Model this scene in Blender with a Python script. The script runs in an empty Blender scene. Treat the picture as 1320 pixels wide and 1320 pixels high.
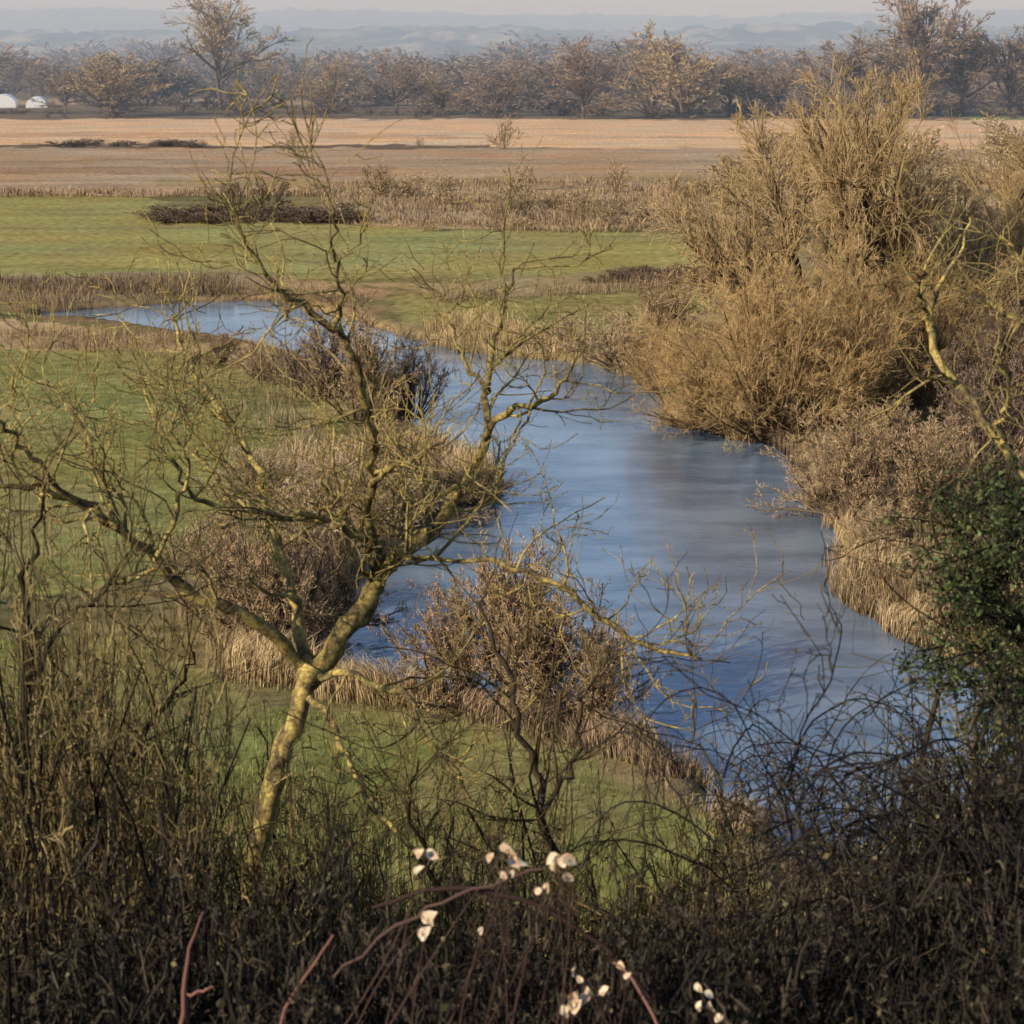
import bpy, math, numpy as np
from mathutils import Vector
rng=np.random.default_rng(7)
H=14.0; TH=math.radians(13.65); F=2463.0
c_,s_=math.cos(TH),math.sin(TH)
def ray(px,py):
    dx=(np.asarray(px,float)-660)/F; dy=(660-np.asarray(py,float))/F
    return dx, c_+dy*s_, -s_+dy*c_
def G(px,py,z=0.0):
    a,b,c=ray(px,py); t=(z-H)/c
    return a*t,b*t
def D(px,py,y):
    a,b,c=ray(px,py); t=y/b
    return np.array([a*t,y,H+c*t])
TY=[-60,-10,0,6,12,20,26,32]; TZ=[22,15.5,12.4,9.2,5.6,1.8,0.3,0.0]
def terr(y): return float(np.interp(y,TY,TZ))
sc=bpy.context.scene

# ---------- materials ----------
def newmat(name,diffuse=False):
    m=bpy.data.materials.new(name); m.use_nodes=True
    nt=m.node_tree; b=nt.nodes["Principled BSDF"]
    if diffuse:
        nt.nodes.remove(b); b=nt.nodes.new("ShaderNodeBsdfDiffuse")
        nt.links.new(b.outputs[0],nt.nodes["Material Output"].inputs[0])
        return m,nt,b
    b.inputs["Roughness"].default_value=0.9
    b.inputs["Specular IOR Level"].default_value=0.1
    return m,nt,b
def N(nt,t,**k):
    n=nt.nodes.new(t)
    for a,v in k.items(): setattr(n,a,v)
    return n
def mixc(nt,fac,a,b,blend='MIX'):
    n=N(nt,"ShaderNodeMix",data_type='RGBA',blend_type=blend)
    for i,v in ((0,fac),(6,a),(7,b)):
        if isinstance(v,bpy.types.NodeSocket): nt.links.new(v,n.inputs[i])
        else: n.inputs[i].default_value=v if i==0 else (*v,1)
    return n.outputs[2]
def mrange(nt,v,a,b,c,d):
    n=N(nt,"ShaderNodeMapRange"); nt.links.new(v,n.inputs[0])
    for i,x in enumerate((a,b,c,d)): n.inputs[i+1].default_value=x
    return n.outputs[0]
def noise(nt,scale,detail=4,vec=None,rough=.6):
    n=N(nt,"ShaderNodeTexNoise"); n.inputs["Scale"].default_value=scale; n.inputs["Detail"].default_value=detail; n.inputs["Roughness"].default_value=rough
    if vec is None: vec=N(nt,"ShaderNodeNewGeometry").outputs["Position"]
    nt.links.new(vec,n.inputs["Vector"]); return n.outputs[0]
def mul(nt,c,f):
    cb=N(nt,"ShaderNodeCombineXYZ")
    for i in range(3): nt.links.new(f,cb.inputs[i])
    return mixc(nt,1.0,c,cb.outputs[0],'MULTIPLY')
def twigmat(name,dark,light,mul_=(.6,1.4),lichen=None):
    m,nt,b=newmat(name,True)
    tw=N(nt,"ShaderNodeAttribute",attribute_name="twig").outputs["Fac"]
    rd=N(nt,"ShaderNodeAttribute",attribute_name="rnd").outputs["Fac"]
    col=mixc(nt,tw,dark,light)
    if lichen:
        nz=mrange(nt,noise(nt,6,4,rough=.7),.42,.60,0,1)
        col=mixc(nt,nz,col,lichen)
        col=mul(nt,col,mrange(nt,noise(nt,45,2),.35,.65,.6,1.3))
    col=mul(nt,col,mrange(nt,rd,0,1,*mul_))
    nt.links.new(col,b.inputs["Color"])
    return m

# ---------- mesh builders ----------
def build(name,V,Fq,mat,attrs=None,fn=4,smooth=False):
    me=bpy.data.meshes.new(name)
    V=np.ascontiguousarray(V,dtype=np.float32).reshape(-1,3); Fq=np.ascontiguousarray(Fq,dtype=np.int32).reshape(-1,fn)
    me.vertices.add(len(V)); me.vertices.foreach_set("co",V.ravel())
    me.loops.add(Fq.size); me.loops.foreach_set("vertex_index",Fq.ravel())
    me.polygons.add(len(Fq)); me.polygons.foreach_set("loop_start",np.arange(0,Fq.size,fn,dtype=np.int32))
    if smooth: me.polygons.foreach_set("use_smooth",np.ones(len(Fq),dtype=bool))
    for k,a in (attrs or {}).items():
        a=np.ascontiguousarray(a,dtype=np.float32)
        if a.ndim==1:
            at=me.attributes.new(k,'FLOAT','POINT'); at.data.foreach_set("value",a)
        else:
            at=me.attributes.new(k,'FLOAT_COLOR','POINT'); at.data.foreach_set("color",a.ravel())
    me.update(calc_edges=True); me.materials.append(mat)
    return me
def addobj(name,me,loc=(0,0,0),parent=None,scale=(1,1,1),rot=0):
    o=bpy.data.objects.new(name,me); sc.collection.objects.link(o)
    o.location=loc; o.scale=scale; o.rotation_euler=(0,0,rot)
    if parent: o.parent=parent
    return o
def unit(v): return v/np.maximum(np.linalg.norm(v,axis=-1,keepdims=True),1e-9)
def tubes(levels):
    VS=[];FS=[];TW=[];RD=[];off=0
    for P,R,S,tw in levels:
        n,K=P.shape[:2]
        T=unit(np.gradient(P,axis=1))
        ref=np.where(np.abs(T.mean(1)[:,2:3])<.85,np.array([[0,0,1.]]),np.array([[1.,0,0]]))[:,None,:]
        A=unit(np.cross(T,np.broadcast_to(ref,T.shape))); B=np.cross(T,A)
        if S==2:   # fine twig as a narrow flat strip
            ph=rng.uniform(0,math.pi,n)[:,None,None]; A=A*np.cos(ph)+B*np.sin(ph)
            V=np.stack([P+A*R[:,:,None]*1.15,P-A*R[:,:,None]*1.15],2)
            VS.append(V.reshape(-1,3))
            b=(np.arange(n)*K*2)[:,None]+(np.arange(K-1)*2)[None,:]
            FS.append(np.stack([b,b+1,b+3,b+2],-1).reshape(-1,4)+off)
        else:
            an=np.arange(S)*2*math.pi/S
            V=P[:,:,None,:]+R[:,:,None,None]*(A[:,:,None,:]*np.cos(an)[None,None,:,None]+B[:,:,None,:]*np.sin(an)[None,None,:,None])
            VS.append(V.reshape(-1,3))
            b=(np.arange(n)*K*S)[:,None,None]+(np.arange(K-1)*S)[None,:,None]
            s=np.arange(S)[None,None,:]; s2=(np.arange(S)+1)%S; s2=s2[None,None,:]
            FS.append(np.stack([b+s,b+s2,b+S+s2,b+S+s],-1).reshape(-1,4)+off)
        off+=n*K*S
        TW.append(np.full(n*K*S,tw)); RD.append(np.repeat(rng.random(n),K*S))
    return np.concatenate(VS),np.concatenate(FS),{"twig":np.concatenate(TW),"rnd":np.concatenate(RD)}
def walk(pos,d,L,K,wob,up):
    n=len(pos); P=np.empty((n,K,3)); P[:,0]=pos; d=unit(d)
    for k in range(1,K):
        d=unit(d+wob*rng.normal(size=(n,3))+np.array([0,0,up]))
        P[:,k]=P[:,k-1]+d*(L/(K-1))[:,None]
    return P
def spawn(P,R,n,t0=.2,t1=1.,ang=.7,angj=.2,lr=.5,Labs=None,rr=.6,K=4,wob=.15,up=.05,minr=.001,taper=.3,tp=.5,cap=None):
    M,Kp=P.shape[:2]
    idx=np.repeat(np.arange(M),n); t=rng.uniform(t0,t1,len(idx))*(Kp-1)
    i=np.clip(np.floor(t).astype(int),0,Kp-2); f=(t-i)[:,None]
    pos=P[idx,i]*(1-f)+P[idx,i+1]*f; tan=unit(P[idx,i+1]-P[idx,i])
    r=R[idx,i]*(1-f[:,0])+R[idx,i+1]*f[:,0]
    pl=np.linalg.norm(np.diff(P,axis=1),axis=2).sum(1)[idx]
    rv=rng.normal(size=(len(idx),3)); pe=unit(rv-tan*(rv*tan).sum(1,keepdims=True))
    a=(ang+angj*rng.normal(size=len(idx)))[:,None]
    d=np.cos(a)*tan+np.sin(a)*pe
    L=pl*lr*(1-tp*t/(Kp-1))*rng.uniform(.65,1.35,len(idx)) if Labs is None else rng.uniform(*Labs,len(idx))
    PP=walk(pos,d,L,K,wob,up)
    RR=np.maximum((r*rr)[:,None]*np.linspace(1,taper,K)[None],minr)
    if cap: RR=np.minimum(RR,np.linspace(cap,cap*.6,K)[None])
    return PP,RR
def grow(P,R,specs,S0=6,tw0=0.):
    lv=[(P,R,S0,tw0)]; n=len(specs)
    for i,sp in enumerate(specs):
        sp=dict(sp); S=sp.pop('S',3)
        P,R=spawn(P,R,**sp); lv.append((P,R,S,(i+1)/n))
    return lv
def norm_levels(lv):
    pts=np.concatenate([l[0].reshape(-1,3) for l in lv])
    zt=np.percentile(pts[:,2],99.7); x0,x1=np.percentile(pts[:,0],[1,99]); y0,y1=np.percentile(pts[:,1],[1,99])
    w=((x1-x0)+(y1-y0))/2
    out=[]
    for P,R,S,t in lv:
        P=P.copy(); P[...,0]=P[...,0]/w; P[...,1]=P[...,1]/w; P[...,2]/=zt
        out.append((P,R/zt,S,t))
    return out
def proto(name,lv,mat):
    V,Q,A=tubes(norm_levels(lv)); return build(name,V,Q,mat,A)
def raw(lv): return tubes(norm_levels(lv))
class Merge:
    def __init__(s): s.V=[];s.Q=[];s.t=[];s.r=[];s.o=0
    def add(s,pr,loc,w,h,rot,gain=1.):
        V,Q,A=pr; c,n=math.cos(rot),math.sin(rot)
        X=np.stack([(V[:,0]*c-V[:,1]*n)*w+loc[0],(V[:,0]*n+V[:,1]*c)*w+loc[1],V[:,2]*h+loc[2]],1)
        s.V.append(X); s.Q.append(Q+s.o); s.o+=len(V); s.t.append(A["twig"]); s.r.append(np.clip(A["rnd"]*.6+rng.uniform(0,.4),0,1))
    def obj(s,name,mat,parent=None,fn=4):
        return addobj(name,build(name,np.concatenate(s.V),np.concatenate(s.Q),mat,{"twig":np.concatenate(s.t),"rnd":np.concatenate(s.r)},fn=fn),parent=parent)

def shrub_lv(nst=26,spread=1.0,L=1.,b=.15,n=(7,6,4),minr=.0013,up=.06,wob=.1,r0=.012,lr=(.5,.5,.5),z0=0.,trunk=None,fine=2):
    az=rng.uniform(0,2*math.pi,nst); el=np.abs(rng.normal(0,spread*.55,nst)).clip(0,1.35)
    d=np.stack([np.cos(az)*np.sin(el),np.sin(az)*np.sin(el),np.cos(el)],1)
    pos=np.stack([np.cos(az)*b*el,np.sin(az)*b*el,np.full(nst,z0-.03)],1)
    if trunk: pos[:,2]+=rng.uniform(-.1,.12,nst)
    Ls=L*rng.uniform(.7,1.05,nst)*(1-.22*el)
    P=walk(pos,d,Ls,7,wob,up); R=r0*rng.uniform(.6,1.3,nst)[:,None]*np.linspace(1,.3,7)[None]
    sp=[]
    for i,k in enumerate(n):
        sp.append(dict(n=k,t0=.2 if i==0 else .12,ang=.55 if i==0 else .6,lr=lr[min(i,len(lr)-1)],K=(5,4,3,3)[i],up=up,minr=minr,rr=(.55,.6,.7,.8)[i],wob=wob*(1.5 if i==0 else 1.8),S=3 if i==0 else fine,cap=None if i==0 else minr*(1.7 if i==1 else 1.25)))
    lv=grow(P,R,sp,S0=4)
    if trunk:
        T=walk(np.array([[0,0,-.03]]),np.array([[.05,0,1.]]),np.array([z0+.12]),6,.04,.0)
        lv.append((T,np.linspace(trunk,trunk*.6,6)[None],6,0.))
    return lv
def crown_lv(n=(8,7,5),minr=.0032,spread=1.35,z0=.3,nst=18): return shrub_lv(nst=nst,spread=spread,n=n,minr=minr,b=.03,z0=z0,trunk=.032,wob=.11,up=.03,r0=.016,L=.75)
def tree_lv(trunkh=.35,L=.65,n0=1,n=(9,7,6,4),minr=.002,r0=.03,ang=.6,up=.05,wob=.12,lean=.15,t0=.4,S=5,lr=(.75,.55,.5,.55),fine=2):
    d=unit(np.stack([rng.normal(0,lean,n0),rng.normal(0,lean,n0),np.ones(n0)],1))
    pos=np.zeros((n0,3)); pos[:,:2]=rng.normal(0,.02*(n0>1),(n0,2)); pos[:,2]=-.03
    P=walk(pos,d,np.full(n0,trunkh+L*.6),8,.06,.03); R=r0*np.linspace(1,.3,8)[None]*np.ones((n0,1))
    sp=[dict(n=n[0],t0=t0,ang=ang,lr=lr[0],K=7,up=up,minr=minr,rr=.6,wob=wob,S=4,tp=.55)]
    for i in range(1,len(n)):
        sp.append(dict(n=n[i],t0=.15,ang=.62,lr=lr[i],K=(0,5,4,3)[i],up=up,minr=minr,rr=(0,.55,.6,.7)[i],wob=wob,S=3 if i<2 else fine,cap=None if i<2 else minr*(2.2 if i==2 else 1.3)))
    return grow(P,R,sp,S0=S)

# ---------- river outline (surveyed on the plain) ----------
WZ=-0.35
riv_px=[(60,404),(140,398),(240,391),(350,389),(420,405),(500,430),(570,450),(650,462),(740,468),(800,484),(835,505),(850,548),
 (930,562),(1010,582),(1032,640),(1062,700),(1075,765),(1140,815),(1240,860),(1400,905),(1600,960),
 (1700,1190),(1400,1170),(1200,1150),(1040,1110),(950,1050),(885,985),(800,935),(690,905),(560,895),(480,872),(440,845),(450,790),(500,735),(590,660),(655,640),(662,612),(610,590),(550,560),
 (542,520),(556,490),(490,485),(400,462),(310,440),(200,424),(120,414),(60,412)]
def world_poly(pl,z=0.,amp=0.,sub=1):
    x,y=G(np.array([p[0] for p in pl]),np.array([p[1] for p in pl]),z); P=np.stack([x,y],1)
    if sub>1:
        Q=[]; n=len(P)
        for i in range(n):
            p0,p1,p2,p3=P[i-1],P[i],P[(i+1)%n],P[(i+2)%n]
            for k in range(sub):
                t=k/sub
                cr=.5*((2*p1)+(-p0+p2)*t+(2*p0-5*p1+4*p2-p3)*t*t+(-p0+3*p1-3*p2+p3)*t**3)
                Q.append(.5*cr+.5*(p1*(1-t)+p2*t))
        P=np.array(Q)
    if amp: P=P+rng.normal(0,amp,P.shape)
    return P
river=world_poly(riv_px,WZ,.14,4)
def inside(X,Y,P):
    r=np.zeros(X.shape,bool); n=len(P)
    for i in range(n):
        x1,y1=P[i]; x2,y2=P[(i+1)%n]
        if y1==y2: continue
        c=((y1>Y)!=(y2>Y)); r^= c&(X<(x2-x1)*(Y-y1)/(y2-y1)+x1)
    return r
def dist(X,Y,P):
    d=np.full(X.shape,1e9); n=len(P)
    for i in range(n):
        a=P[i]; b=P[(i+1)%n]; ab=b-a; l=ab@ab+1e-9
        t=np.clip(((X-a[0])*ab[0]+(Y-a[1])*ab[1])/l,0,1)
        d=np.minimum(d,(X-a[0]-t*ab[0])**2+(Y-a[1]-t*ab[1])**2)
    return np.sqrt(d)
def vnoise(X,Y,s,seed=0):
    r=np.random.default_rng(seed); g=r.random((64,64))
    x=X/s+1000; y=Y/s+1000; xi=np.floor(x).astype(int); yi=np.floor(y).astype(int); fx=x-xi; fy=y-yi
    fx=fx*fx*(3-2*fx); fy=fy*fy*(3-2*fy)
    a=g[xi%64,yi%64];b=g[(xi+1)%64,yi%64];c=g[xi%64,(yi+1)%64];d=g[(xi+1)%64,(yi+1)%64]
    return (a*(1-fx)+b*fx)*(1-fy)+(c*(1-fx)+d*fx)*fy

# ---------- ground ----------
ys=np.concatenate([np.linspace(-60,20,60)[:-1],20*np.exp(np.linspace(0,math.log(22),560))[:-1],440*np.exp(np.linspace(0,math.log(16),80))])
us=np.linspace(-1,1,520)
Y,U=np.meshgrid(ys,us,indexing='ij'); X=U*(25+.48*np.maximum(Y,0))
Z=np.interp(Y,TY,TZ)
Z=Z+(vnoise(X,Y,3,1)-.5)*.3*np.clip((40-Y)/15,0,1)+(vnoise(X,Y,6,2)-.5)*.15
near=(Y>18)&(Y<170)
sd=np.full(X.shape,50.)
dd=dist(X[near],Y[near],river); ins=inside(X[near],Y[near],river); sd[near]=np.where(ins,-dd,dd)
bank=np.clip((sd+.4)/1.3,0,1); bank=bank*bank*(3-2*bank)
Z=np.where(sd<1.,Z*bank-1.1*(1-bank),Z)
C=np.empty(X.shape+(3,)); C[:]=(.16,.15,.07)
jx=X+(vnoise(X,Y,2.5,3)-.5)*3
jy=Y+(vnoise(X,Y,2.5,4)-.5)*(1+Y*.025)+(vnoise(X,Y,12,14)-.5)*Y*.03
def zone(pl,col):
    m=inside(jx,jy,world_poly(pl)); C[m]=col
W0,W1=-900,2300
zone([(W0,70),(W1,70),(W1,120),(W0,120)],(.20,.17,.11))
zone([(W0,119),(W1,119),(W1,156),(W0,156)],(.19,.15,.09))
zone([(W0,128),(W1,128),(W1,134),(W0,134)],(.40,.30,.18))
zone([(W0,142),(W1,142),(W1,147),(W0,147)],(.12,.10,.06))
zone([(1240,150),(W1,150),(W1,162),(1240,160)],(.22,.25,.10))
zone([(W0,154),(1240,154),(W1,160),(W1,191),(W0,191)],(.62,.44,.26))
zone([(W0,172),(300,170),(700,176),(W1,174),(W1,178),(W0,177)],(.50,.34,.20))
zone([(W0,191),(W1,191),(W1,250),(W0,250)],(.39,.285,.18))
zone([(W0,205),(900,207),(1000,212),(W0,211)],(.32,.24,.15))
zone([(W0,218),(500,216),(520,224),(W0,228)],(.30,.215,.14))
zone([(200,232),(900,228),(900,236),(200,240)],(.30,.24,.13))
zone([(W0,244),(W1,244),(W1,251),(W0,251)],(.46,.33,.19))
zone([(W0,187),(640,187),(640,191),(W0,191)],(.16,.12,.08))
zone([(W0,252),(190,252),(260,285),(430,292),(600,298),(950,300),(950,360),(W0,358)],(.29,.28,.105))
zone([(430,250),(W1,250),(W1,296),(600,296),(430,292)],(.38,.29,.17))
zone([(930,290),(W1,290),(W1,420),(880,420),(900,350)],(.26,.21,.11))
zone([(W0,356),(360,356),(480,372),(480,388),(W0,396)],(.30,.22,.13))
zone([(480,368),(780,352),(920,356),(920,372),(560,385)],(.32,.26,.14))
zone([(480,386),(930,370),(930,400),(800,440),(720,450),(560,430)],(.25,.24,.09))
zone([(W0,412),(60,412),(200,425),(310,441),(380,470),(250,455),(W0,440)],(.42,.31,.17))
zone([(W0,440),(250,452),(380,470),(430,520),(430,600),(300,680),(230,760),(W0,830)],(.225,.235,.08))
zone([(W0,830),(250,840),(400,900),(700,930),(900,1020),(1000,1110),(1300,1300),(W0,1300)],(.185,.205,.06))
mot=np.clip((vnoise(X,Y,5,31)*.6+vnoise(X,Y,1.6,32)*.4-.44)*4,0,1)[...,None]*(Y<200)[...,None]
C=C*(1-.5*mot)+np.array([.28,.225,.105])*.5*mot
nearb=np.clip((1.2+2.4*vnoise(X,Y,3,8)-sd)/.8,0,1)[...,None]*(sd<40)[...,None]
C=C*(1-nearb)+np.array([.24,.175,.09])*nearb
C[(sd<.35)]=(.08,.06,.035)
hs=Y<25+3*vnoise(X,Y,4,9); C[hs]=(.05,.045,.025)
ny,nx=X.shape
idx=np.arange(ny*nx).reshape(ny,nx)
Q=np.stack([idx[:-1,:-1],idx[:-1,1:],idx[1:,1:],idx[1:,:-1]],-1).reshape(-1,4)
m,nt,b=newmat("ground_soil_grass",True)
col=N(nt,"ShaderNodeAttribute",attribute_name="col").outputs["Color"]
geo=N(nt,"ShaderNodeNewGeometry").outputs["Position"]
mp=N(nt,"ShaderNodeMapping"); nt.links.new(geo,mp.inputs[0]); mp.inputs["Scale"].default_value=(.25,1,1)
f1=mrange(nt,noise(nt,.25,4,mp.outputs[0]),.3,.7,.78,1.22)
f2=mrange(nt,noise(nt,1.6,4),.3,.7,.6,1.4)
f3=mrange(nt,noise(nt,.06,1),.3,.7,0,1)
col=mul(nt,mul(nt,col,f1),f2)
t=mixc(nt,1.0,col,(1.2,.98,.8),'MULTIPLY'); col=mixc(nt,f3,col,t)
nt.links.new(col,b.inputs["Color"])
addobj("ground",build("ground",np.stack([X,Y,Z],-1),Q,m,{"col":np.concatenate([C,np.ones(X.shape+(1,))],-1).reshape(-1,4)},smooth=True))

# ---------- water ----------
m,nt,b=newmat("river_water")
b.inputs["Roughness"].default_value=.05; b.inputs["IOR"].default_value=1.5; b.inputs["Specular IOR Level"].default_value=.5
bp=N(nt,"ShaderNodeBump"); bp.inputs["Strength"].default_value=.3; bp.inputs["Distance"].default_value=.05
geo=N(nt,"ShaderNodeNewGeometry").outputs["Position"]
mp=N(nt,"ShaderNodeMapping"); nt.links.new(geo,mp.inputs[0]); mp.inputs["Scale"].default_value=(.8,1.6,1)
nt.links.new(noise(nt,2.6,4,mp.outputs[0],.6),bp.inputs["Height"]); nt.links.new(bp.outputs[0],b.inputs["Normal"])
cc=mixc(nt,mrange(nt,noise(nt,.3,4,mp.outputs[0]),.38,.62,0,1),(.095,.14,.19),(.20,.26,.31)); nt.links.new(cc,b.inputs["Base Color"])  # blue and silvery sky reflection put into the base colour
addobj("river",build("river",np.array([[-60,25,WZ],[90,25,WZ],[90,150,WZ],[-60,150,WZ]]),[[0,1,2,3]],m))

# ---------- hills ----------
def hill(name,y0,y1,hmax,seed,colA,colB):
    xs=np.linspace(-2600,2600,900); yy=np.linspace(y0,y1,30)
    YY,XX=np.meshgrid(yy,xs,indexing='ij'); t=(YY-y0)/(y1-y0)
    prof=np.sin(np.clip(t*1.25,0,1)*math.pi/2)
    hh=hmax*(.6+.3*vnoise(XX,YY*0,700,seed)+.2*vnoise(XX,YY*0,260,seed+1)-.00006*XX)
    tr=(vnoise(XX,YY,14,seed+2)*np.clip(vnoise(XX,YY,90,seed+3)*2-.7,0,1))*16
    ZZ=prof*(hh)+tr*np.clip(t*3,0,1)-1
    ii=np.arange(YY.size).reshape(YY.shape)
    q=np.stack([ii[:-1,:-1],ii[:-1,1:],ii[1:,1:],ii[1:,:-1]],-1)
    m,nt,b=newmat(name+"_mat",True)
    geo=N(nt,"ShaderNodeNewGeometry").outputs["Position"]
    mp=N(nt,"ShaderNodeMapping"); nt.links.new(geo,mp.inputs[0]); mp.inputs["Scale"].default_value=(1,.5,4)
    c=mixc(nt,mrange(nt,noise(nt,.008,6,mp.outputs[0],.7),.47,.56,0,1),colA,colB)
    c=mul(nt,c,mrange(nt,noise(nt,.05,4,mp.outputs[0],.7),.3,.7,.7,1.3))
    nt.links.new(c,b.inputs["Color"])
    addobj(name,build(name,np.stack([XX,YY,ZZ],-1),q,m,smooth=True))
hill("hills",2100,3100,46,21,(.06,.07,.07),(.36,.32,.22))
hill("hills",4000,5400,108,41,(.05,.065,.07),(.22,.21,.18))
hz=bpy.data.materials.new("haze"); hz.use_nodes=True; nt=hz.node_tree; nt.nodes.clear()
vs=nt.nodes.new("ShaderNodeVolumeScatter"); vs.inputs["Color"].default_value=(.64,.82,1,1); vs.inputs["Density"].default_value=.00068; vs.inputs["Anisotropy"].default_value=0.
ou=nt.nodes.new("ShaderNodeOutputMaterial"); nt.links.new(vs.outputs[0],ou.inputs["Volume"])
bx=[(x,y,z) for x in (-3500,3500) for y in (220,5600) for z in (-30,150)]
addobj("haze",build("haze",np.array(bx),[[0,1,3,2],[4,6,7,5],[0,4,5,1],[2,3,7,6],[0,2,6,4],[1,5,7,3]],hz))

# ---------- plant materials ----------
M_dist =twigmat("distant_twigs",(.15,.11,.08),(.32,.23,.15))
M_dist2=twigmat("distant_twigs_gold",(.18,.13,.08),(.46,.33,.18))
M_far  =twigmat("far_twigs",(.14,.10,.07),(.32,.225,.14),(.4,1.6))
M_wil  =twigmat("willow_twigs",(.12,.085,.05),(.48,.33,.155),(.65,1.3))
M_wil2 =twigmat("sallow_twigs",(.18,.12,.065),(.56,.37,.16),(.65,1.3))
M_brn  =twigmat("brown_twigs",(.12,.085,.055),(.41,.28,.15))
M_drk  =twigmat("dark_twigs",(.07,.05,.04),(.22,.15,.10))
M_tan  =twigmat("tan_twigs",(.18,.13,.08),(.52,.38,.21))
M_lich =twigmat("lichened_bark",(.07,.05,.035),(.25,.18,.075),(.7,1.3),lichen=(.42,.315,.10))
M_thk  =twigmat("thicket_twigs",(.03,.024,.018),(.235,.175,.075),(.1,1.7))
M_thd  =twigmat("bramble_stems",(.02,.017,.017),(.065,.052,.036),(.2,1.8))  # foreground shade put into these very dark stem colours

# ---------- prototypes ----------
p_dt=[proto("bare_tree_mesh",crown_lv(),M_dist) for _ in range(3)]
p_dg=[proto("bare_tree_gold_mesh",crown_lv(z0=.15),M_dist2) for _ in range(2)]
p_tall=proto("bare_tree_tall_mesh",crown_lv(spread=.8,z0=.3,nst=20),M_dist)
p_pop=proto("tall_bare_tree_mesh",crown_lv(spread=.75,z0=.4,nst=18,minr=.0026),M_dist2)
r_far=[raw(shrub_lv(nst=12,n=(6,5),minr=.014,spread=1.2,wob=.1,up=.03,b=.05,z0=.1,trunk=.03)) for _ in range(5)]
r_mid=[raw(shrub_lv(nst=13,n=(6,6,3),minr=.0075,spread=s_p,wob=.1,up=.03,b=.05,z0=.15,trunk=.03)) for s_p in (1.3,.8,1.5,1.0,1.2)]
r_shr=[raw(shrub_lv(nst=12,n=(5,4),minr=.014,spread=1.3)) for _ in range(3)]
r_scr=[raw(shrub_lv(nst=16,n=(5,5,2),minr=.007,spread=1.3,wob=.14)) for _ in range(3)]
p_brn=[proto("brown_shrub_mesh",shrub_lv(nst=34,n=(7,7,6),minr=.0017,spread=1.3,wob=.12,lr=(.45,.45,.5)),M_brn) for _ in range(3)]
p_drk=[proto("dark_shrub_mesh",shrub_lv(nst=30,n=(7,6,5),minr=.002,spread=1.3,wob=.14),M_drk) for _ in range(2)]
p_tan=[proto("tan_shrub_mesh",shrub_lv(nst=34,n=(7,6,6),minr=.0017,spread=1.2),M_tan) for _ in range(2)]
p_sal=[proto("sallow_mesh",shrub_lv(nst=60,n=(7,6,5),minr=.0009,spread=1.25,up=.03,wob=.05,r0=.009,lr=(.5,.5,.65),fine=3),M_wil2) for _ in range(2)]
p_wil=[proto("willow_mesh",tree_lv(n0=5,lean=.5,trunkh=.15,n=(9,8,7,6),minr=.00055,r0=.024,ang=.75,t0=.25,wob=.1,up=.02,L=.75,lr=(.75,.6,.55,.75),fine=3),M_wil) for _ in range(2)]

def put(name,me,px,py,wpx,hpx,parent=None,rot=None,z=-.05):
    x,y=G(px,py); d=math.hypot(y,H); w=wpx*d/F; h=hpx*d/F
    loc=(float(x),float(y),z); rot=rng.uniform(0,6.28) if rot is None else rot
    if isinstance(parent,Merge): parent.add(me,loc,w,h,rot); return
    return addobj(name,me,loc,parent,(w,w,h),rot)
def empty(name):
    e=bpy.data.objects.new(name,None); sc.collection.objects.link(e); return e
pick=lambda l:l[rng.integers(len(l))]

# distant woodland
tl=Merge()
for py,n,hp,pr in ((80,80,(12,22),r_far),(88,90,(14,28),r_far),(98,100,(16,36),r_far),(110,110,(20,42),r_far),(120,70,(22,50),r_mid),(130,60,(22,50),r_mid),(139,36,(20,44),r_mid)):
    for i in range(n):
        px=-150+1650*(i+rng.random()*2.6)/n; h=rng.uniform(*hp)*rng.choice([.75,1,1.2])
        h*=.55+.85*float(vnoise(np.array(px),np.array(py*9.),55,61))
        if px<80 and py>125: continue
        if 240<px<330 and py>125: h*=.5
        put("t",pick(pr),px,py+rng.uniform(-5,5),h*rng.uniform(1.1,2.8),h,tl)
tl.obj("distant_woodland",M_far)
hd=Merge()
for i in range(170):
    px=-150+1650*rng.random(); py=rng.choice([126,138,144,151])+rng.uniform(-2,2)
    h=rng.uniform(7,24)
    if px<110 and py>128: h*=.35; py=max(py,147)
    put("s",pick(r_shr),px,py,h*rng.uniform(2,4.5),h,hd)
hd.obj("hedgerow",M_drk)
put("tall_bare_tree",p_pop,285,141,140,156)
for px,py,w,h,k in ((140,150,120,80,1),(85,146,60,55,0),(430,142,70,72,1),(510,148,100,80,0),(640,150,120,62,0),(752,153,115,97,0),(880,152,130,116,1),(840,148,90,92,1),(940,150,90,84,0),
                    (1000,150,90,80,0),(1090,150,120,105,0),(1185,152,120,160,2),(1240,150,110,115,2),(1300,150,100,110,2),(1140,150,100,110,0),(570,148,80,50,1)):
    put("bare_tree",p_tall if k==2 else pick(p_dg if k else p_dt),px,py,w,h)
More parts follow.
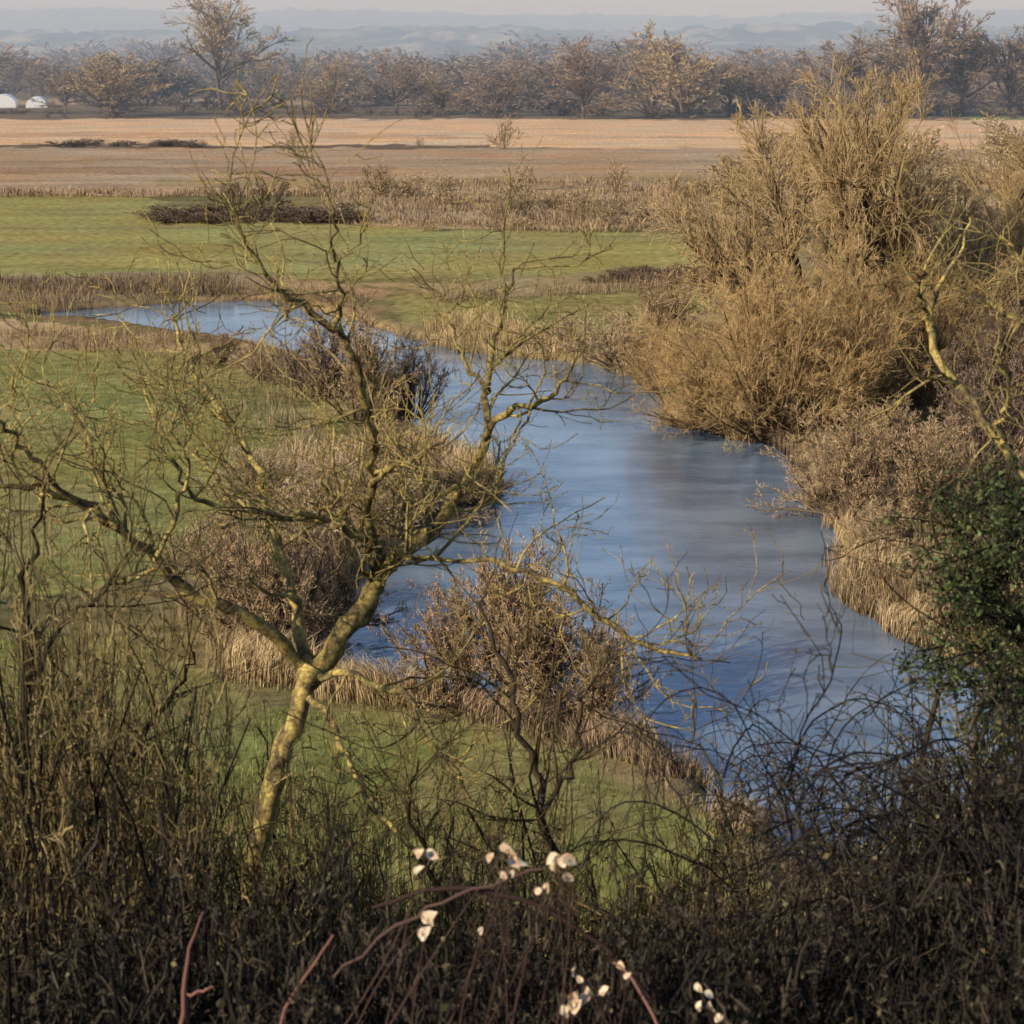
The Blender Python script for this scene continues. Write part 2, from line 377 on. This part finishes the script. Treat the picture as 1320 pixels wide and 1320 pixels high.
# scrub in the fields
sb=Merge()
for i in range(24): put("s",pick(r_scr),rng.uniform(205,470),rng.uniform(278,290),rng.uniform(50,90),rng.uniform(8,24),sb)
for px,h in ((300,40),(345,44)): put("s",r_scr[0],px,272,60,h,sb)
for i in range(14): put("s",pick(r_scr),rng.uniform(80,250),rng.uniform(186,190),50,rng.uniform(5,9),sb)
for i in range(30): put("s",pick(r_scr),rng.uniform(760,1000),rng.uniform(350,366),rng.uniform(30,50),rng.uniform(6,14),sb)
sb.obj("field_scrub",M_drk)
sb=Merge()
for i in range(24): put("s",pick(r_scr),rng.uniform(400,1000),rng.uniform(240,300),rng.uniform(30,60),rng.uniform(18,44),sb)
for i in range(40): put("s",pick(r_scr),rng.uniform(960,1450),rng.uniform(200,330),rng.uniform(60,120),rng.uniform(30,80),sb)
for px,py,h in ((380,190,26),(650,192,42),(540,190,14),(260,190,12)): put("s",pick(r_scr),px,py,h*.9,h,sb)
sb.obj("field_scrub",M_tan)

# willows
put("willow_tree",p_wil[0],1100,500,400,405,rot=1.0)
put("willow_tree",p_wil[1],1310,470,320,330,rot=3.0)
put("willow_tree",p_wil[1],1200,505,330,320,rot=4.6)
for px,py,w,h,k in ((1000,552,310,235,0),(900,545,170,120,1),(1090,545,250,240,1),(1180,520,230,200,0),(870,520,140,110,0)):
    put("sallow_shrub",p_sal[k],px,py,w,h)
for px,py,w,h,pr in ((655,905,270,225,p_brn),(590,890,170,150,p_brn),(700,915,220,190,p_brn),(770,930,180,150,p_brn),(360,835,240,200,p_brn),(290,800,180,150,p_brn),(440,800,150,150,p_brn),
    (430,665,180,90,p_tan),(520,672,170,90,p_tan),(560,655,130,80,p_brn),(610,650,110,60,p_drk),(340,640,150,80,p_tan),  # river bush: sunlit left painted as tan shrubs, shaded right end as dark
    (470,545,170,150,p_brn),(420,510,150,110,p_drk),(530,535,100,110,p_drk),(340,490,120,60,p_tan),(290,470,90,45,p_brn),
    (1100,665,190,150,p_brn),(1190,680,190,150,p_brn),(1060,640,120,90,p_tan),(1130,700,110,60,p_tan),(1260,640,180,170,p_drk),(1300,560,200,180,p_drk),(1150,600,160,90,p_brn),
    (1270,430,160,150,p_drk),(1340,400,200,200,p_brn),(800,470,160,70,p_tan),(860,440,160,90,p_brn),(740,450,120,50,p_tan)):
    put("bare_shrub",pick(pr),px,py,w,h)

# ---------- reeds and grass blades ----------
def blades(name,px,py,h,w,mat,lean=.35,patch=0.,parent=None):
    x,y=G(px,py)
    k=~inside(x,y,river); x,y=x[k],y[k]
    nz=vnoise(x,y,1.3,77)*.5+vnoise(x,y,3.5,78)*.5
    if patch: k=nz>rng.uniform(patch-.12,patch+.12,len(x)); x,y,nz=x[k],y[k],nz[k]
    n=len(x); hh=rng.uniform(h[0],h[1],n)*np.clip(.35+nz*1.2,.3,1.3)
    a=rng.uniform(0,6.28,n); a2=vnoise(x,y,2.,79)*9+rng.normal(0,.9,n); ww=rng.uniform(.6,1.3,n)*w/2
    dr=dist(x,y,river); z=np.where(dr<.7,-.4,-.12)
    b=np.stack([x,y,z],1); dx=np.stack([np.cos(a)*ww,np.sin(a)*ww,0*a],1)
    ln=lean*hh*rng.random(n)**.7*1.4
    mid=b+np.stack([np.cos(a2)*ln*.3,np.sin(a2)*ln*.3,hh*.6+.1],1)
    tip=b+np.stack([np.cos(a2)*ln,np.sin(a2)*ln,hh*(1-.3*lean)+.1],1)
    V=np.stack([b-dx,b+dx,mid+dx*.6,mid-dx*.6,tip],1).reshape(-1,3)
    o=np.arange(n)[:,None]*5
    T=np.concatenate([o+np.array([[0,1,2]]),o+np.array([[0,2,3]]),o+np.array([[3,2,4]])])
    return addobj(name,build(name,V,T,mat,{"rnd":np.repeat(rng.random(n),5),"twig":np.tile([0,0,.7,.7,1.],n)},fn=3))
def inpx(poly,n):
    P=np.array(poly,float); out=[]; tot=0
    while tot<n:
        x=rng.uniform(P[:,0].min(),P[:,0].max(),n); y=rng.uniform(P[:,1].min(),P[:,1].max(),n)
        k=inside(x,y,P); out.append(np.stack([x[k],y[k]],1)); tot+=k.sum()
    o=np.concatenate(out)[:n]; return o[:,0],o[:,1]
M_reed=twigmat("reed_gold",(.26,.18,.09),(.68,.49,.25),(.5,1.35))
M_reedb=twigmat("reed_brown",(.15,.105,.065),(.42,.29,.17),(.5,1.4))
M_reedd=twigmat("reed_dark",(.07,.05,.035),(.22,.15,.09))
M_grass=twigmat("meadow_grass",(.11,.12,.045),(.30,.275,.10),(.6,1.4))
def multi(name,polys,h,w,mat,**k):
    xs=[];ys_=[]
    for pl,n in polys:
        a,b_=inpx(pl,n); xs.append(a); ys_.append(b_)
    return blades(name,np.concatenate(xs),np.concatenate(ys_),h,w,mat,**k)
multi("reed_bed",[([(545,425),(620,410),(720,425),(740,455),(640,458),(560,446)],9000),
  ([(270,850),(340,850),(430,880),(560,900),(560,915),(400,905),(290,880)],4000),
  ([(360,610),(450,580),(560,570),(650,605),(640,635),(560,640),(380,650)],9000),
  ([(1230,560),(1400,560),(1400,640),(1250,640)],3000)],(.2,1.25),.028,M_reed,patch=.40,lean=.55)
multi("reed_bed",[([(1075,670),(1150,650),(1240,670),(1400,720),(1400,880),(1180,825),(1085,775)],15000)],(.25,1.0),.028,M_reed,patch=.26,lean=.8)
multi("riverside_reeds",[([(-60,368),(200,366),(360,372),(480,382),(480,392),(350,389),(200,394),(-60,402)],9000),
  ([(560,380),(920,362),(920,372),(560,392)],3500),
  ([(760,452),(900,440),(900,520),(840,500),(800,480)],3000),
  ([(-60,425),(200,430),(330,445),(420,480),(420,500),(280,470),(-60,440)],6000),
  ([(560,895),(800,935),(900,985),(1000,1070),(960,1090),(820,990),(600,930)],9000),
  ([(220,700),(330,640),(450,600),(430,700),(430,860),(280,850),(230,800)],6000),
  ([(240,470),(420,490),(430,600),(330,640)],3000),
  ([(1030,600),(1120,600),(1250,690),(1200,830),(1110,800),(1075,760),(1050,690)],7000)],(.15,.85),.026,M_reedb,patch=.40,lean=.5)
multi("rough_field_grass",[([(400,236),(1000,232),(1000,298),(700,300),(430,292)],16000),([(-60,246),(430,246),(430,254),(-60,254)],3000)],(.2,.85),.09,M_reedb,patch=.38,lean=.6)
multi("edge_reeds_and_root_shade",[([(780,356),(918,354),(918,366),(780,366)],2500),([(-60,362),(300,360),(300,380),(-60,382)],3000),([(855,535),(930,548),(1010,565),(1040,600),(1010,590),(930,572),(850,555)],2500)],(.3,.9),.05,M_reedd)  # last patch: dark blades added as roots and shade under the sallows
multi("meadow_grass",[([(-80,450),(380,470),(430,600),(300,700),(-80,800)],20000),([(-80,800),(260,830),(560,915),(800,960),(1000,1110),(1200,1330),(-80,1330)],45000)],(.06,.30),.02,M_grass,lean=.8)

# ---------- foreground tree ----------
def resample(path,y0,y1,n,amp=.012,knob=0.):
    A=np.array([D(p[0],p[1],y0+(y1-y0)*i/(len(path)-1)) for i,p in enumerate(path)])
    R=np.array([p[2]*.5*12/F for p in path]); m_=len(A); tt=np.linspace(0,m_-1,n); P=[];RR=[]
    for t in tt:
        i=min(int(t),m_-2); f=t-i; p0,p1,p2,p3=A[max(i-1,0)],A[i],A[i+1],A[min(i+2,m_-1)]
        P.append(.5*((2*p1)+(-p0+p2)*f+(2*p0-5*p1+4*p2-p3)*f*f+(-p0+3*p1-3*p2+p3)*f**3)); RR.append((R[i]*(1-f)+R[i+1]*f)*(1+knob*rng.normal()))
    P=np.array(P); P[1:-1]+=rng.normal(0,amp,P[1:-1].shape); return P[None],np.array(RR)[None]
limbs=[([(250,1640,52),(300,1300,40),(330,1120,34),(352,1010,30),(385,910,28),(402,862,34)],12,12),
 ([(398,880,30),(430,830,29),(470,785,26),(490,740,27),(515,715,22),(560,680,17),(600,620,15),(625,560,12),(630,500,10),(635,450,8),(650,400,5),(662,345,3)],12,13),
 ([(622,565,11),(655,530,9),(700,515,7),(735,480,4),(745,450,2.5)],12.6,12.2),
 ([(630,505,8),(600,470,6),(585,430,4),(560,400,2.5)],12.7,13.4),
 ([(488,745,18),(488,710,15),(475,680,13),(478,620,11),(480,560,10),(465,500,10),(455,450,9),(430,420,9),(390,395,8),(360,370,7),(330,330,4),(305,290,3)],12.2,11.2),
 ([(432,422,8),(440,380,5),(433,320,4),(430,270,2)],11.5,11.1),
 ([(478,625,9),(510,600,7),(540,590,5),(580,560,3)],11.9,11.4),
 ([(400,875,24),(385,800,17),(370,740,15),(345,670,13),(330,600,11),(300,550,10),(265,500,8),(240,455,6),(222,405,3)],12,12.9),
 ([(345,672,9),(300,640,7),(255,590,6),(215,560,4),(190,530,3)],12.5,13.2),
 ([(478,700,12),(440,680,10),(400,665,9),(330,660,8),(270,650,7),(240,630,5),(222,590,3)],12.1,11.5),
 ([(396,868,22),(350,818,18),(300,787,16),(240,760,15),(200,720,14),(150,680,12),(110,655,11),(60,632,9),(0,622,7),(-80,600,6)],12,11.1),
 ([(112,656,9),(70,620,7),(30,580,6),(0,545,5),(-50,510,3)],11.3,10.8),
 ([(150,682,8),(125,600,7),(100,540,5),(60,490,3)],11.4,12),
 ([(200,722,8),(235,640,6),(240,590,4),(215,540,3)],11.5,11.2),
 ([(400,868,12),(450,872,9),(520,895,9),(545,940,7),(585,990,6),(620,1050,4)],12,11.3),
 ([(392,890,12),(430,940,8),(460,1010,8),(500,1060,7),(560,1115,5)],12,11.2),
 ([(510,718,8),(600,724,6),(680,738,8),(740,765,9),(790,810,8),(850,842,6),(905,848,3)],12.2,11.4),
 ([(560,682,10),(520,690,8),(470,650,6),(440,600,4)],12.4,12.9),
 ([(600,622,8),(560,640,6),(540,600,5),(500,560,3)],12.6,12.9)]
lv=[]
for path,a,b_ in limbs:
    P,R=resample(path,a,b_,max(10,len(path)*4),.013,.07); lv.append((P,R,9,.25))
    if path[0][1]>1200: continue
    L=np.linalg.norm(np.diff(P[0],axis=0),axis=1).sum()
    P1,R1=spawn(P,R,int(5*L)+4,.18,1.,.95,.3,Labs=(.25,1.05),rr=.5,K=8,wob=.28,up=.09,minr=.0045)
    R1=np.minimum(R1,.014)
    P2,R2=spawn(P1,R1,5,.2,1.,.8,.3,Labs=(.12,.55),rr=.65,K=6,wob=.28,up=.07,minr=.0036)
    P3,R3=spawn(P2,R2,2,.2,1.,.7,.3,Labs=(.06,.25),rr=.7,K=4,wob=.2,up=.05,minr=.0026)
    lv+= [(P1,R1,5,.6),(P2,R2,3,.9),(P3,R3,3,1.)]
V,Q,A=tubes(lv); addobj("lichened_tree",build("lichened_tree",V,Q,M_lich,A,smooth=True))
lv=[]
for path,a,b_ in [([(1560,1500,40),(1480,1000,30),(1420,760,20),(1370,680,14),(1310,600,10),(1260,530,10),(1215,470,11),(1200,420,10),(1208,370,6),(1240,320,4),(1250,280,2)],11,11.5),
   ([(1205,430,9),(1185,380,6),(1190,350,3)],11.4,11),([(1420,760,14),(1390,560,10),(1350,450,9),(1290,400,7),(1230,370,4)],11.3,12),([(1350,450,8),(1330,360,5),(1290,300,3)],11.8,12.3),
   ([(1310,602,9),(1290,560,6),(1300,500,4),(1280,450,3)],11.2,10.8)]:
    P,R=resample(path,a,b_,34,.012,.06); lv.append((P,R,7,.25))
    P1,R1=spawn(P,R,9,.3,1.,.9,.3,Labs=(.2,.8),rr=.45,K=8,wob=.26,up=.09,minr=.0035); R1=np.minimum(R1,.01)
    P2,R2=spawn(P1,R1,4,.2,1.,.8,.3,Labs=(.1,.4),rr=.6,K=5,wob=.26,up=.07,minr=.0026)
    lv+=[(P1,R1,4,.6),(P2,R2,3,1.)]
V,Q,A=tubes(lv); addobj("lichened_tree",build("leaning_tree",V,Q,M_lich,A,smooth=True))

# ---------- foreground thicket ----------
def leafraw(P,frac,size):
    P=P.reshape(-1,3); P=P[rng.random(len(P))<frac]; n=len(P)
    a=unit(rng.normal(size=(n,3))); r=rng.normal(size=(n,3)); b=unit(np.cross(a,r)); s=rng.uniform(.5,1.3,n)[:,None]*size
    V=np.stack([P,P+a*s*.5+b*s*.3,P+a*s,P+a*s*.5-b*s*.3],1).reshape(-1,3)
    return V,np.arange(4*n).reshape(-1,4),{"rnd":np.repeat(rng.random(n),4),"twig":np.repeat(rng.random(n),4)}
def leafmesh(P,frac,size,mat,name):
    V,Q,A=leafraw(P,frac,size); return build(name,V,Q,mat,A)
M_leafb=twigmat("dead_leaves",(.05,.045,.025),(.17,.135,.065),(.4,1.6))
thick=[raw(shrub_lv(nst=12,spread=1.0,n=(7,6,4),minr=.00105,r0=.0075,wob=.26,up=.03,b=.2)) for _ in range(6)]
bram=[raw(shrub_lv(nst=22,spread=1.3,n=(6,5,4),minr=.0015,r0=.006,wob=.32,up=-.07,b=.3)) for _ in range(5)]
def topline(px): return float(np.interp(px,[-100,0,150,260,400,560,700,850,950,1050,1150,1320,1450],[720,750,850,950,1030,1080,1050,1020,1060,1050,950,850,820]))
def stand(M,pr,px,pytop,y,w):
    p=D(px,pytop,y); zb=terr(y)-.1; M.add(pr,(p[0],y,zb),w,p[2]-zb,rng.uniform(0,6.28))
th=Merge()
for i in range(105):
    px=rng.uniform(-120,1440); stand(th,pick(thick),px,topline(px)+rng.uniform(-30,170),rng.uniform(9.5,16),rng.uniform(1.8,2.8))
for px,py in ((20,640),(60,700),(-40,620),(130,760),(190,860),(90,790),(0,740),(240,930),(700,900),(620,960),(780,960)):
    stand(th,pick(thick),px,py,rng.uniform(9,12),2.0)
th.obj("hawthorn_thicket",M_thk)
bt=Merge()
for i in range(150):
    px=rng.uniform(-120,1440); stand(bt,pick(bram),px,max(topline(px)+80,1095)+rng.uniform(0,190)**1.0,rng.uniform(6.8,10),rng.uniform(1.3,2.2))
for i in range(30):
    px=rng.uniform(-120,1440); stand(bt,pick(bram),px,rng.uniform(1160,1290),rng.uniform(15,24),rng.uniform(2.5,4))
for i in range(34):
    px=rng.uniform(1060,1440); stand(bt,pick(bram),px,topline(px)+rng.uniform(0,200),rng.uniform(8,12),rng.uniform(1.2,2.0))
bo=empty("bramble_thicket"); bt.obj("stems",M_thd,bo)
allv=np.concatenate(bt.V); addobj("leaves",leafmesh(allv,.008,.042,M_leafb,"bramble_leaves"),parent=bo)
# arching bramble stems, right
n=120; pos=np.array([D(rng.uniform(900,1420),rng.uniform(1000,1330),yy) for yy in rng.uniform(7.5,10.5,n)])
d=unit(np.stack([rng.normal(0,.5,n),rng.normal(0,.25,n),np.ones(n)],1))
P=walk(pos,d,rng.uniform(.8,1.8,n),18,.15,-.15); R=np.linspace(1,.4,18)[None]*rng.uniform(.004,.008,n)[:,None]
lv=grow(P,R,[dict(n=8,t0=.15,ang=.9,Labs=(.12,.5),K=7,wob=.25,up=-.12,minr=.003,rr=.55),dict(n=3,t0=.2,ang=.8,Labs=(.05,.18),K=4,wob=.25,up=0,minr=.0024)],S0=5)
V,Q,A=tubes(lv); br=empty("arching_bramble"); addobj("stems",build("arching_bramble",V,Q,M_thd,A),parent=br)
addobj("leaves",leafmesh(lv[-1][0],.10,.03,M_leafb,"arching_leaves"),parent=br)
# dark upright stems
lv=[]
for path,yy in (([(10,1500,24),(18,1250,20),(28,1000,17),(36,860,13),(30,760,9),(50,690,5),(55,640,3)],10),([(36,870,9),(80,800,7),(140,760,5),(170,700,3)],10),([(60,1500,14),(100,1200,12),(150,1000,9),(220,900,6),(250,840,3)],10.5),
  ([(760,1500,18),(735,1200,15),(700,1040,12),(670,930,9),(640,830,6),(620,760,3)],10.5),([(700,1045,8),(740,980,6),(750,900,4),(790,840,3)],10.4),([(560,1500,12),(600,1250,10),(560,1130,8),(530,1050,5),(540,980,3)],9.5),
  ([(1180,1500,18),(1150,1250,14),(1170,1050,11),(1200,900,8),(1215,780,5),(1210,680,3)],10),([(1150,1240,10),(1080,1100,8),(1010,1050,6),(950,1040,5),(900,960,4),(890,900,3)],9.8),([(1290,1400,14),(1270,1100,10),(1250,950,8),(1290,860,5)],9.5)):
    P,R=resample(path,yy,yy+.4,len(path)*4,.02,.05); R=R*yy/12; lv.append((P,R,7,0.1))
    P1,R1=spawn(P,R,14,.25,1.,.8,.3,Labs=(.3,1.1),rr=.5,K=8,wob=.2,up=.06,minr=.0035); R1=np.minimum(R1,.009)
    P2,R2=spawn(P1,R1,5,.2,1.,.8,.3,Labs=(.1,.5),rr=.6,K=5,wob=.25,up=.05,minr=.0024)
    lv+=[(P1,R1,4,.3),(P2,R2,3,.6)]
V,Q,A=tubes(lv); addobj("hawthorn_stems",build("hawthorn_stems",V,Q,M_thk,A,smooth=True))
# evergreen bush at the right edge
eb=empty("evergreen_bush"); n=120
pos=np.array([D(rng.uniform(1275,1450),rng.uniform(640,900),yy) for yy in rng.uniform(9.5,11,n)])
d=unit(np.stack([-np.ones(n)*.8,rng.normal(0,.5,n),rng.normal(.1,.6,n)],1))
P=walk(pos,d,rng.uniform(.2,.65,n),8,.14,0.02); R=np.linspace(1,.3,8)[None]*np.full((n,1),.008)
lv=grow(P,R,[dict(n=9,t0=.05,ang=.8,Labs=(.1,.28),K=5,wob=.15,up=.02,minr=.002),dict(n=6,t0=.1,ang=.7,Labs=(.04,.12),K=4,wob=.1,up=0,minr=.0015)])
tr=walk(np.array([[3.1,10.4,6.2]]),np.array([[0,0,1.]]),np.array([4.6]),8,.05,0); lv.append((tr,np.linspace(.06,.01,8)[None],6,0))
V,Q,A=tubes(lv); addobj("stems",build("evergreen_stems",V,Q,M_thd,A),parent=eb)
addobj("leaves",leafmesh(lv[-2][0],.6,.032,twigmat("evergreen_leaves",(.025,.04,.014),(.11,.14,.05),(.25,1.7)),"evergreen_leaves"),parent=eb)

# pale cream leaves
m,nt,b=newmat("pale_leaf")
cc=mixc(nt,mrange(nt,noise(nt,25,3),.4,.6,0,1),(.80,.66,.46),(.60,.40,.24)); nt.links.new(cc,b.inputs["Base Color"])
VV=[];QQ=[];o=0;LP=[]
for cx,cy,nl,sz in ((545,1112,3,18),(632,1105,1,16),(662,1098,4,24),(656,1132,2,14),(725,1120,6,20),(693,1145,2,13),(555,1195,3,24),(735,1265,2,16),(740,1297,5,24),(768,1278,3,20),(800,1250,2,14),(905,1285,3,20),(918,1308,2,18),(620,1200,1,13)):
    for j in range(nl):
        y=6.3+rng.uniform(-.06,.06); p=D(cx+rng.uniform(-13,13)*(nl>1),cy+rng.uniform(-13,13)*(nl>1),y); s=sz/F*y*rng.uniform(.8,1.2)
        a=unit(np.array([rng.normal(0,.9),rng.normal(0,.4),rng.choice([-1,1])+0.])); nrm=unit(np.array([-.5,-.8,.5])+rng.normal(0,.45,3)); bb=unit(np.cross(a,nrm))
        ring=[(0,0),(.2,.26),(.5,.36),(.8,.22),(1,0),(.8,-.22),(.5,-.36),(.2,-.26)]
        VV.append(p-nrm*s*.10)
        VV+=[p+a*s*(u-.5)+bb*s*v+nrm*s*(abs(v)*.5-(u-.5)**2*.6) for u,v in ring]
        for k in range(8): QQ.append([o,o+1+k,o+1+(k+1)%8])
        o+=9; LP.append(p)
cl=empty("pale_leaved_bramble")
addobj("leaves",build("pale_leaves",np.array(VV),QQ,m,fn=3,smooth=True),parent=cl)
lv=[]
for i,p in enumerate(LP):
    q=p+np.array([rng.normal(0,.3),rng.normal(0,.1),-.9]); mid_=(p+q)/2+rng.normal(0,.08,3)
    t=np.linspace(0,1,8)[:,None]; P=((1-t)**2*q+2*t*(1-t)*mid_+t*t*p)[None]; lv.append((P,np.linspace(.004,.0015,8)[None],5,.5))
for path in ([(480,1170,6),(560,1148,8),(640,1152,8),(720,1180,7),(790,1230,6),(840,1290,5)],[(430,1260,5),(520,1190,6),(600,1150,6),(700,1120,4)]):
    P,R=resample(path,6.8,6.7,14,.006); lv.append((P,R*.5,6,.5))
V,Q,A=tubes(lv); addobj("stems",build("pale_leaf_stems",V,Q,twigmat("dark_stem",(.06,.035,.03),(.10,.06,.045)),A),parent=cl)
lv=[]
for path in ([(225,1420,7),(232,1340,7),(238,1270,7),(246,1215,4),(262,1175,2)],[(238,1282,4),(262,1278,3),(275,1272,2)],[(340,1420,5),(365,1310,5),(400,1250,4),(430,1205,3)],[(860,1400,4),(850,1330,4),(820,1270,4),(790,1240,3)]):
    P,R=resample(path,6.3,6.3,12,.004); lv.append((P,R*.56,6,.5))
V,Q,A=tubes(lv); addobj("ruddy_bramble_stem",build("ruddy_bramble_stem",V,Q,twigmat("ruddy_stem",(.28,.13,.09),(.36,.18,.13)),A,smooth=True))  # red-brown is the stems' own colour

# white polytunnels at the far left
m,nt,b=newmat("white_sheeting"); b.inputs["Base Color"].default_value=(.82,.82,.78,1)
def tunnel(px,py,w,L,h):
    x,y=G(px,py); V=[];Q=[];n=12
    for e in (0,1):
        for i in range(n+1):
            a=math.pi*i/n; V.append((math.cos(a)*w/2,e*L,math.sin(a)**.7*h))
    for i in range(n): Q.append([i,i+1,n+2+i,n+1+i])
    V.append((0,0,0)); V.append((0,L,0)); c0=len(V)-2
    for i in range(n): Q.append([c0,i,i+1]); Q.append([c0+1,n+1+i,n+2+i])
    me=bpy.data.meshes.new("polytunnel"); me.from_pydata(V,[],Q); me.materials.append(m)
    addobj("polytunnel",me,(float(x),float(y),0),rot=.2)
tunnel(4,139,6,14,3.0); tunnel(47,139,5,14,2.4)

# ---------- light ----------
EL=math.radians(25); az=math.radians(232)
sdv=(math.sin(az)*math.cos(EL),math.cos(az)*math.cos(EL),math.sin(EL))
L=bpy.data.lights.new("sun",'SUN'); L.energy=5; L.angle=math.radians(.5); L.color=(1,.88,.69)
so=bpy.data.objects.new("sun",L); sc.collection.objects.link(so); so.rotation_euler=Vector(sdv).to_track_quat('Z','Y').to_euler()
w=bpy.data.worlds.new("World"); sc.world=w; w.use_nodes=True; nt=w.node_tree
sk=nt.nodes.new("ShaderNodeTexSky"); sk.sky_type='NISHITA'; sk.sun_disc=False; sk.sun_elevation=EL; sk.sun_rotation=az; sk.dust_density=.5; sk.ozone_density=2.5
c=mixc(nt,1.0,sk.outputs[0],(1.06,1.05,1.14),'MULTIPLY')
nt.links.new(c,nt.nodes["Background"].inputs[0]); nt.nodes["Background"].inputs[1].default_value=.15

cam=bpy.data.cameras.new("camera"); cam.lens=36/(2*660/F); cam.sensor_width=36; cam.clip_end=20000; cam.clip_start=.1
cam.dof.use_dof=True; cam.dof.focus_distance=28; cam.dof.aperture_fstop=4.5
co=bpy.data.objects.new("camera",cam); sc.collection.objects.link(co); co.location=(0,0,H); co.rotation_euler=(math.pi/2-TH,0,0)
sc.camera=co
sc.view_settings.view_transform='Standard'; sc.view_settings.look='None'; sc.view_settings.exposure=0
